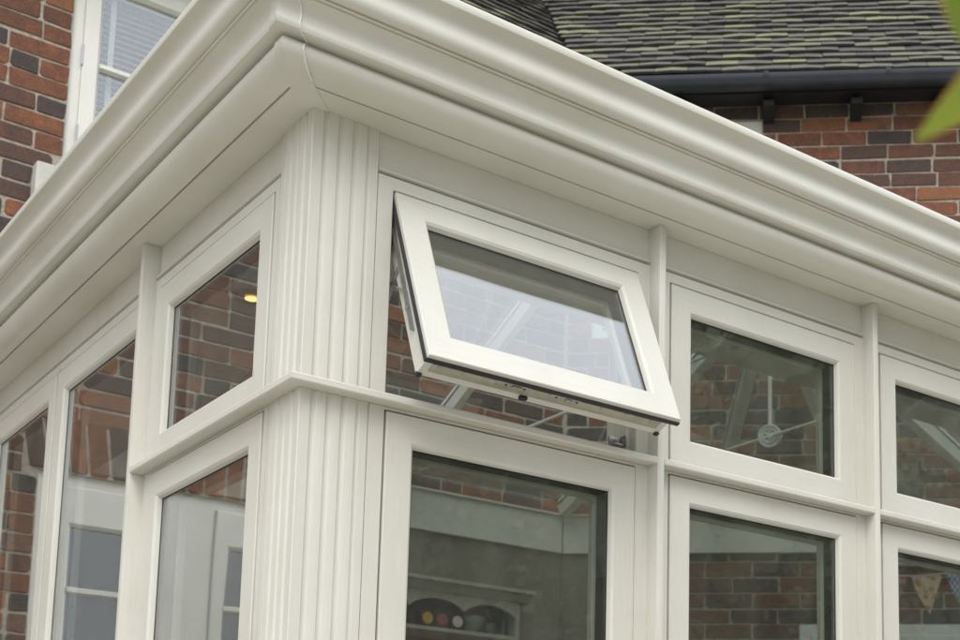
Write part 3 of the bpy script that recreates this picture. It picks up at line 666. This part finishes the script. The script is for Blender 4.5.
# flat roof trim over the ceiling
GOLD = plain('brass_ring', (0.55, 0.38, 0.13), 0.3, 0.9)
m, N, L, b = mat('lit_lamp'); b.inputs['Emission Color'].default_value = (1, .55, .18, 1); b.inputs['Emission Strength'].default_value = 2.2; LAMP = m
s = MB(); s.lathe([(.030, 0), (.034, .004), (.034, .008), (.045, .010), (.048, .004), (.046, -.003), (.040, -.006), (.030, -.004)], (.207, .782, ZC - .004), (0, 0, 1), 28)
dl = obj('downlight', s, GOLD, org, smooth=40)
s = MB(); s.lathe([(.0005, 0), (.017, 0), (.017, .003)], (.207, .782, ZC - .0098), (0, 0, 1), 20); obj('lamp_glass', s, LAMP, dl)
s = MB(); s.prism([(.09, .09), (5.3, .09), (2.66, 2.85), (.09, 2.85)], G + .031, G + .05); obj('floor', s, plain('interior_floor_tile', (.45, .40, .33), .5), org)

# ------------------------------------------------------------------ kitchen dresser against the house wall
DP = plain('grey_cream_dresser_paint', (.42, .40, .33), .5); DB = plain('pink_boarding', (.46, .21, .17), .6)
dz = G + .05
dr = empty('dresser', (1.72, 2.72, dz), 'tall grey cream kitchen dresser with scalloped frieze seen through the glass', 'dresser')
dx0, dx1, dy0, dy1 = 1.16, 2.27, 2.62, 2.855; dtop = 2.60
for x in (dx0, dx1 - .022): s = MB(); s.box((x, dy0, 1.3), (x + .022, dy1, dtop), None, .002); obj('side_panel', s, DP, dr)
s = MB(); s.box((dx0 + .022, dy1 - .012, 1.3), (dx1 - .022, dy1, dtop)); obj('back_panel', s, DB, dr)
s = MB(); s.prism([(dy0 - .05, dtop + .05), (dy0 - .05, dtop + .035), (dy0 - .03, dtop + .03), (dy0 - .008, dtop), (dy1, dtop), (dy1, dtop + .05)], dx0 - .05, dx1 + .05, lambda x, y, z: (z, x, y)); obj('dresser_cornice', s, DP, dr)
pts = [(dx0 + .022, dtop)]; n = 48
for k in range(n + 1):
    u = k / n; f = abs(math.sin(u * math.pi * 4)) ** .7; pts.append((dx0 + .022 + u * (dx1 - dx0 - .044), dtop - .075 + .045 * f))
pts.append((dx1 - .022, dtop)); s = MB()
for k in range(1, len(pts) - 2):
    a, b = pts[k], pts[k + 1]; s.prism([(a[0], a[1]), (b[0], b[1]), (b[0], dtop), (a[0], dtop)], dy0, dy0 + .014, lambda x, y, z: (x, z, y))
obj('scalloped_frieze', s, DP, dr)
SH = (2.445, 2.15, 1.86, 1.58)
for z in SH: s = MB(); s.box((dx0 + .023, dy0 + .004, z - .016), (dx1 - .023, dy1 - .013, z)); obj('shelf', s, DP, dr)
s = MB(); s.box((dx0 - .02, dy0 - .22, dz), (dx1 + .02, dy1, 1.27), None, .003); s.box((dx0 - .04, dy0 - .25, 1.27), (dx1 + .04, dy1, 1.30), None, .003); cb = obj('cupboard', s, DP, dr)
for x in (dx0 + .02, (dx0 + dx1) / 2 + .01):
    s = MB(); s.box((x, dy0 - .236, dz + .08), (x + .52, dy0 - .222, 1.22), None, .003); dd = obj('cupboard_door', s, DP, dr)
    s = MB(); s.lathe([(.005, 0), (.006, .015), (.014, .02), (.012, .03)], (x + .26, dy0 - .236, .95), (0, -1, 0), 12); obj('knob', s, STEEL, dd)
# things on the dresser shelf
BOXC = plain('dark_tin', (.035, .02, .018), .4)
zsh = SH[0]
for x, col, lab in ((1.815, (.55, .33, .05), 'small black tin with a yellow disc on the dresser shelf'), (1.888, (.35, .06, .10), 'small black tin with a dark pink disc on the dresser shelf'), (1.962, (.62, .60, .52), 'small black tin with a white disc on the dresser shelf')):
    t = empty('tin', (x, 2.66, zsh), lab, 'tin', 'round faced tins on the dresser')
    s = MB(); s.box((x - .034, 2.640, zsh), (x + .034, 2.69, zsh + .072), None, .004); obj('body', s, BOXC, t)
    s = MB(); s.lathe([(.0005, 0), (.024, 0), (.026, .003), (.022, .006), (.0005, .005)], (x, 2.640, zsh + .037), (0, -1, 0), 20); obj('disc', s, plain('disc_paint', col, .5), t)
s = MB(); s.lathe([(.028, 0), (.03, .006), (.058, .04), (.068, .075), (.066, .078), (.05, .04), (.02, .012), (.0005, .010)], (2.065, 2.71, zsh), (0, 0, 1), 28)
tag(obj('bowl', s, plain('pale_green_glaze', (.25, .33, .24), .25), smooth=40), 'pale green bowl on the dresser shelf beside the tins', 'bowl')
pt = empty('potted_plant', (2.165, 2.70, zsh), 'green pot with a lilac flowering plant at the end of the dresser shelf', 'plant')
s = MB(); s.lathe([(.022, 0), (.030, .05), (.033, .055), (.030, .057), (.024, .045), (.0005, .045)], (2.165, 2.70, zsh), (0, 0, 1), 20); obj('pot', s, plain('green_pot', (.12, .20, .14), .4), pt, smooth=40)
LEAFG = plain('plant_leaf', (.06, .13, .03), .5)
s = MB(); f = MB()
for k in range(26):
    a = random.uniform(0, 6.3); h = random.uniform(.05, .12); r = random.uniform(.01, .035); c = Vector((2.165 + r * math.cos(a), 2.70 + r * math.sin(a), zsh + h))
    d = Vector((math.cos(a), math.sin(a), .4)) * .02; e = Vector((-math.sin(a), math.cos(a), 0)) * .008
    s.add([c - e, c + d * .5 - e * .5, c + d, c + d * .5 + e * 1.2, c + e], [(0, 1, 2, 3, 4)])
    if k < 9: f.lathe([(.0005, -.006), (.008, 0), (.0005, .006)], c + Vector((-.01, 0, .035)), (0, 0, 1), 8)
s.tube([(2.165, 2.70, zsh + .04), (2.16, 2.70, zsh + .13)], .003, 6)
obj('foliage', s, LEAFG, pt); obj('flowers', f, plain('lilac_petal', (.38, .30, .50), .6), pt)
s = MB(); s.lathe([(.016, 0), (.017, .06), (.008, .09), (.007, .125), (.009, .13), (.0005, .13)], (2.222, 2.68, zsh), (0, 0, 1), 18)
tag(obj('bottle', s, plain('dark_green_glass', (.02, .05, .025), .15), smooth=40), 'dark green bottle at the right end of the dresser shelf', 'bottle')
for k, (x, col, h, lab) in enumerate(((1.80, (.40, .38, .30), .07, 'cream cup on the second dresser shelf, leftmost of the crockery'), (1.90, (.16, .20, .12), .05, 'olive green dish between two cups on the second dresser shelf'), (2.02, (.45, .42, .33), .075, 'cream cup on the second dresser shelf, rightmost of the crockery'))):
    s = MB(); s.lathe([(.025, 0), (.034, h * .5), (.036, h), (.033, h), (.03, h * .5), (.0005, .01)], (x, 2.70, SH[1]), (0, 0, 1), 20)
    tag(obj('cup' if k != 1 else 'dish', s, plain('crockery', col, .3), smooth=40), lab, 'cup' if k != 1 else 'dish', 'crockery on the second shelf')

# ------------------------------------------------------------------ bunting strung across the right end
def fabric(name, kind, c1, c2):
    m, N, L, b = mat(name); g_ = N.new('ShaderNodeNewGeometry')
    if kind == 'check':
        t = N.new('ShaderNodeTexChecker'); t.inputs['Scale'].default_value = 60; t.inputs['Color1'].default_value = (*c1, 1); t.inputs['Color2'].default_value = (*c2, 1); L.new(g_.outputs['Position'], t.inputs[0]); L.new(t.outputs[0], b.inputs['Base Color'])
    else:
        t = N.new('ShaderNodeTexVoronoi'); t.inputs['Scale'].default_value = 34; L.new(g_.outputs['Position'], t.inputs[0]); r = ramp(N, [(.3, c2), (.5, c1)]); L.new(t.outputs['Distance'], r.inputs[0]); L.new(r.outputs[0], b.inputs['Base Color'])
    b.inputs['Roughness'].default_value = .9; return m
bt = empty('bunting', MS(1.9, .5, 2.55), 'string of patterned triangular bunting flags hanging inside the right end window', 'bunting')
pat = [fabric('yellow_check', 'check', (.45, .42, .15), (.25, .30, .10)), fabric('floral_print', 'v', (.12, .10, .06), (.45, .12, .15)), fabric('cream_floral', 'v', (.45, .36, .22), (.35, .14, .08)), fabric('blue_gingham', 'check', (.35, .38, .42), (.12, .16, .28))]
line = []; ns = 12
for k in range(ns * 4 + 1):
    s_ = 1.30 + k * .0375; line.append(Vector(MS(s_, .5, 2.725 - .02 * math.sin(k / 48 * math.pi * 3) ** 2)))
s = MB(); s.tube(line, .004, 6); obj('cord', s, plain('bunting_cord', (.4, .35, .28), .8), bt)
for k in range(ns):
    a, b = line[k * 4], line[k * 4 + 4]; a2 = a.lerp(b, .04); b2_ = a.lerp(b, .96); c = a.lerp(b, .5) + Vector((.006, -.008, -.175)); t = NS * .0015
    s = MB(); v = [a2, b2_, a.lerp(b, .75) + Vector((0, 0, -.09)) + NS * .006, c, a.lerp(b, .25) + Vector((0, 0, -.09)) - NS * .004]
    s.add(v + [q + t for q in v], [(0, 1, 2, 3, 4), (5, 6, 7, 8, 9), (0, 5, 6, 1), (1, 6, 7, 2), (2, 7, 8, 3), (3, 8, 9, 4), (4, 9, 5, 0)]); obj('flag', s, pat[k % 4], bt)

# ------------------------------------------------------------------ leafy twig close to the lens
def leafmat(name, stops):
    m, N, L, b = mat(name); n_ = mapped_noise(N, L, (14, 14, 14), 1, 3); r = ramp(N, stops); L.new(n_.outputs['Fac'], r.inputs[0])
    L.new(r.outputs[0], b.inputs['Base Color']); b.inputs['Roughness'].default_value = .45
    tl = N.new('ShaderNodeBsdfTranslucent'); L.new(r.outputs[0], tl.inputs[0]); mx = N.new('ShaderNodeMixShader'); mx.inputs[0].default_value = .45
    L.new(b.outputs[0], mx.inputs[1]); L.new(tl.outputs[0], mx.inputs[2]); L.new(mx.outputs[0], N['Material Output'].inputs[0]); return m
LF = leafmat('spring_leaf', [(.3, (.11, .17, .015)), (.55, (.22, .27, .03)), (.72, (.40, .30, .07))])
LFE = leafmat('leaf_edge', [(.3, (.35, .22, .05)), (.7, (.45, .20, .06))])
def pix(px, py, dist):
    d = R0 * (px - 654) + R1 * (py - 640) + R2 * 1412; return Vector((-1.1596, -2.58, 1.5006)) + d.normalized() * dist
tw = empty('leafy_twig', pix(1010, 110, .62), 'blurred yellow green leaves on a twig hanging close in front of the right edge', 'leaf')
def leaf(base, tip, width, facing):
    base, tip = Vector(base), Vector(tip); ax = tip - base; L_ = ax.length; ax.normalize(); side = ax.cross(facing).normalized(); nrm = side.cross(ax)
    s = MB(); n = 14; rows = []
    for k in range(n + 1):
        u = k / n; wdt = width * (math.sin(math.pi * min(1, u ** .75)) ** .8) * (1 - u * .25) * .5 + .0004; c = base + ax * L_ * u + nrm * .008 * math.sin(u * 3)
        rows.append([c - side * wdt + nrm * wdt * .35, c - side * wdt * .86 + nrm * wdt * .28, c, c + side * wdt * .86 + nrm * wdt * .28, c + side * wdt + nrm * wdt * .35])
    vs = [p for r in rows for p in r]; fs = []; mi = []
    for k in range(n):
        for j in range(4): fs.append((k * 5 + j, k * 5 + j + 1, k * 5 + j + 6, k * 5 + j + 5)); mi.append(1 if j in (0, 3) else 0)
    s.add(vs, fs, mi); s.tube([base - ax * .015, base], .001, 6, 0)
    o = obj('leaf', s, [LF, LFE], tw, smooth=60); return o
face = -R2
leaf(pix(1004, 52, .62), pix(914, 141, .60), .019, face + R0 * .5)
leaf(pix(955, -75, .62), pix(962, 46, .60), .024, face - R0 * .2)
s = MB(); s.tube([pix(1050, 60, .63), pix(1012, 16, .63), pix(985, -40, .63), pix(950, -95, .63), pix(900, -200, .64)], .0016, 6); obj('stem', s, plain('twig_bark', (.10, .07, .04), .8), tw)

# ------------------------------------------------------------------ garden behind the camera (seen in the glass)
BARK = plain('bark', (.07, .055, .04), .95, 0, .3, 20, .8)
def crownmat(name, a, b_): return varied(name, [(0, a), (1, b_)], .6, 3, 0, .001, None, .1)
CR = [crownmat('oak_leaf', (.07, .085, .035), (.12, .14, .06)), crownmat('lime_leaf', (.08, .11, .035), (.14, .17, .06)), crownmat('holly_leaf', (.055, .07, .035), (.10, .115, .06))]
def tree(x, y, h, cr, mt, label, seed):
    rnd = random.Random(seed); t = empty('garden_tree', (x, y, G), label, 'tree', 'trees behind the camera at the end of the lawn')
    s = MB(); s.tube([(x, y, G), (x + .1, y, G + h * .25), (x, y + .1, G + h * .5), (x + .1, y, G + h * .85)], [.22, .17, .12, .03], 10)
    cl = []
    for k in range(12):
        a = rnd.uniform(0, 6.3); zz = G + h * rnd.uniform(.3, .8); r = cr * rnd.uniform(.45, .95) * (1.15 - (zz - G) / h * .6); e = Vector((x + r * math.cos(a), y + r * math.sin(a), zz + h * .1))
        s.tube([(x, y, zz - h * .08), Vector((x, y, zz)).lerp(e, .5) + Vector((0, 0, .1)), e], [.08, .05, .015], 6); cl.append((e, rnd.uniform(.5, .85) * cr * .6))
    cl.append((Vector((x, y, G + h * .9)), cr * .5)); cl.append((Vector((x, y, G + h * .6)), cr * .7))
    for j in range(5): cl.append((Vector((x + rnd.uniform(-.9, .9), y, G + h * (.14 + .17 * j))), cr * (.75 if j < 4 else .55)))
    obj('trunk', s, BARK, t, smooth=50); s = MB()
    for c, r in cl:      # dense inner mass of each clump
        bm = bmesh.new(); bmesh.ops.create_icosphere(bm, subdivisions=3, radius=r * .82); s.val = rnd.random() * .6
        s.add([c + v.co * rnd.uniform(.86, 1.1) for v in bm.verts], [tuple(v.index for v in f.verts) for f in bm.faces]); bm.free()
    for c, r in cl:
        for k in range(420):
            d = Vector((rnd.gauss(0, 1), rnd.gauss(0, 1), rnd.gauss(0, .8))).normalized() * r * rnd.uniform(.75, 1.1); p = c + d; sz = rnd.uniform(.05, .10)
            u = Vector((rnd.gauss(0, 1), rnd.gauss(0, 1), rnd.gauss(0, 1))).normalized(); v = u.orthogonal().normalized(); s.val = rnd.random()
            s.add([p - u * sz, p + v * sz * .6, p + u * sz, p - v * sz * .6], [(0, 1, 2, 3)])
    obj('crown', s, mt, t)
for k, (x, y, h, r, m_, lab) in enumerate(((1.0, -11.5, 9.6, 2.3, 0, 'broad dark green tree furthest left beyond the lawn behind the camera'), (4.6, -12.2, 10.4, 2.5, 2, 'dark holly beside the leftmost tree behind the camera'),
        (8.4, -11.4, 9.8, 2.5, 0, 'rounded oak in the middle of the tree row behind the camera'), (12.3, -12.3, 10.8, 2.6, 1, 'bright green lime tree behind the camera'),
        (16.4, -11.6, 10.2, 2.6, 2, 'dense dark tree to the right of the bright lime behind the camera'), (20.6, -12, 10.6, 2.8, 0, 'tall oak furthest right beyond the lawn behind the camera'))):
    tree(x, y, h, r, CR[m_], lab, k + 1)
rnd = random.Random(9); s = MB()
for k in range(14000):
    p = Vector((rnd.uniform(-40, 26), -15.6 + rnd.gauss(0, .35), G + rnd.uniform(.02, 1.9))); sz = rnd.uniform(.06, .11); u = Vector((rnd.gauss(0, 1), rnd.gauss(0, 1), rnd.gauss(0, 1))).normalized(); v = u.orthogonal().normalized(); s.val = rnd.random()
    s.add([p - u * sz, p + v * sz * .6, p + u * sz, p - v * sz * .6], [(0, 1, 2, 3)])
s.val = .1; s.box((-45, -15.85, G), (26, -15.35, G + 1.75))
tag(obj('hedge', s, CR[2]), 'long clipped green hedge along the lawn behind the camera', 'hedge')
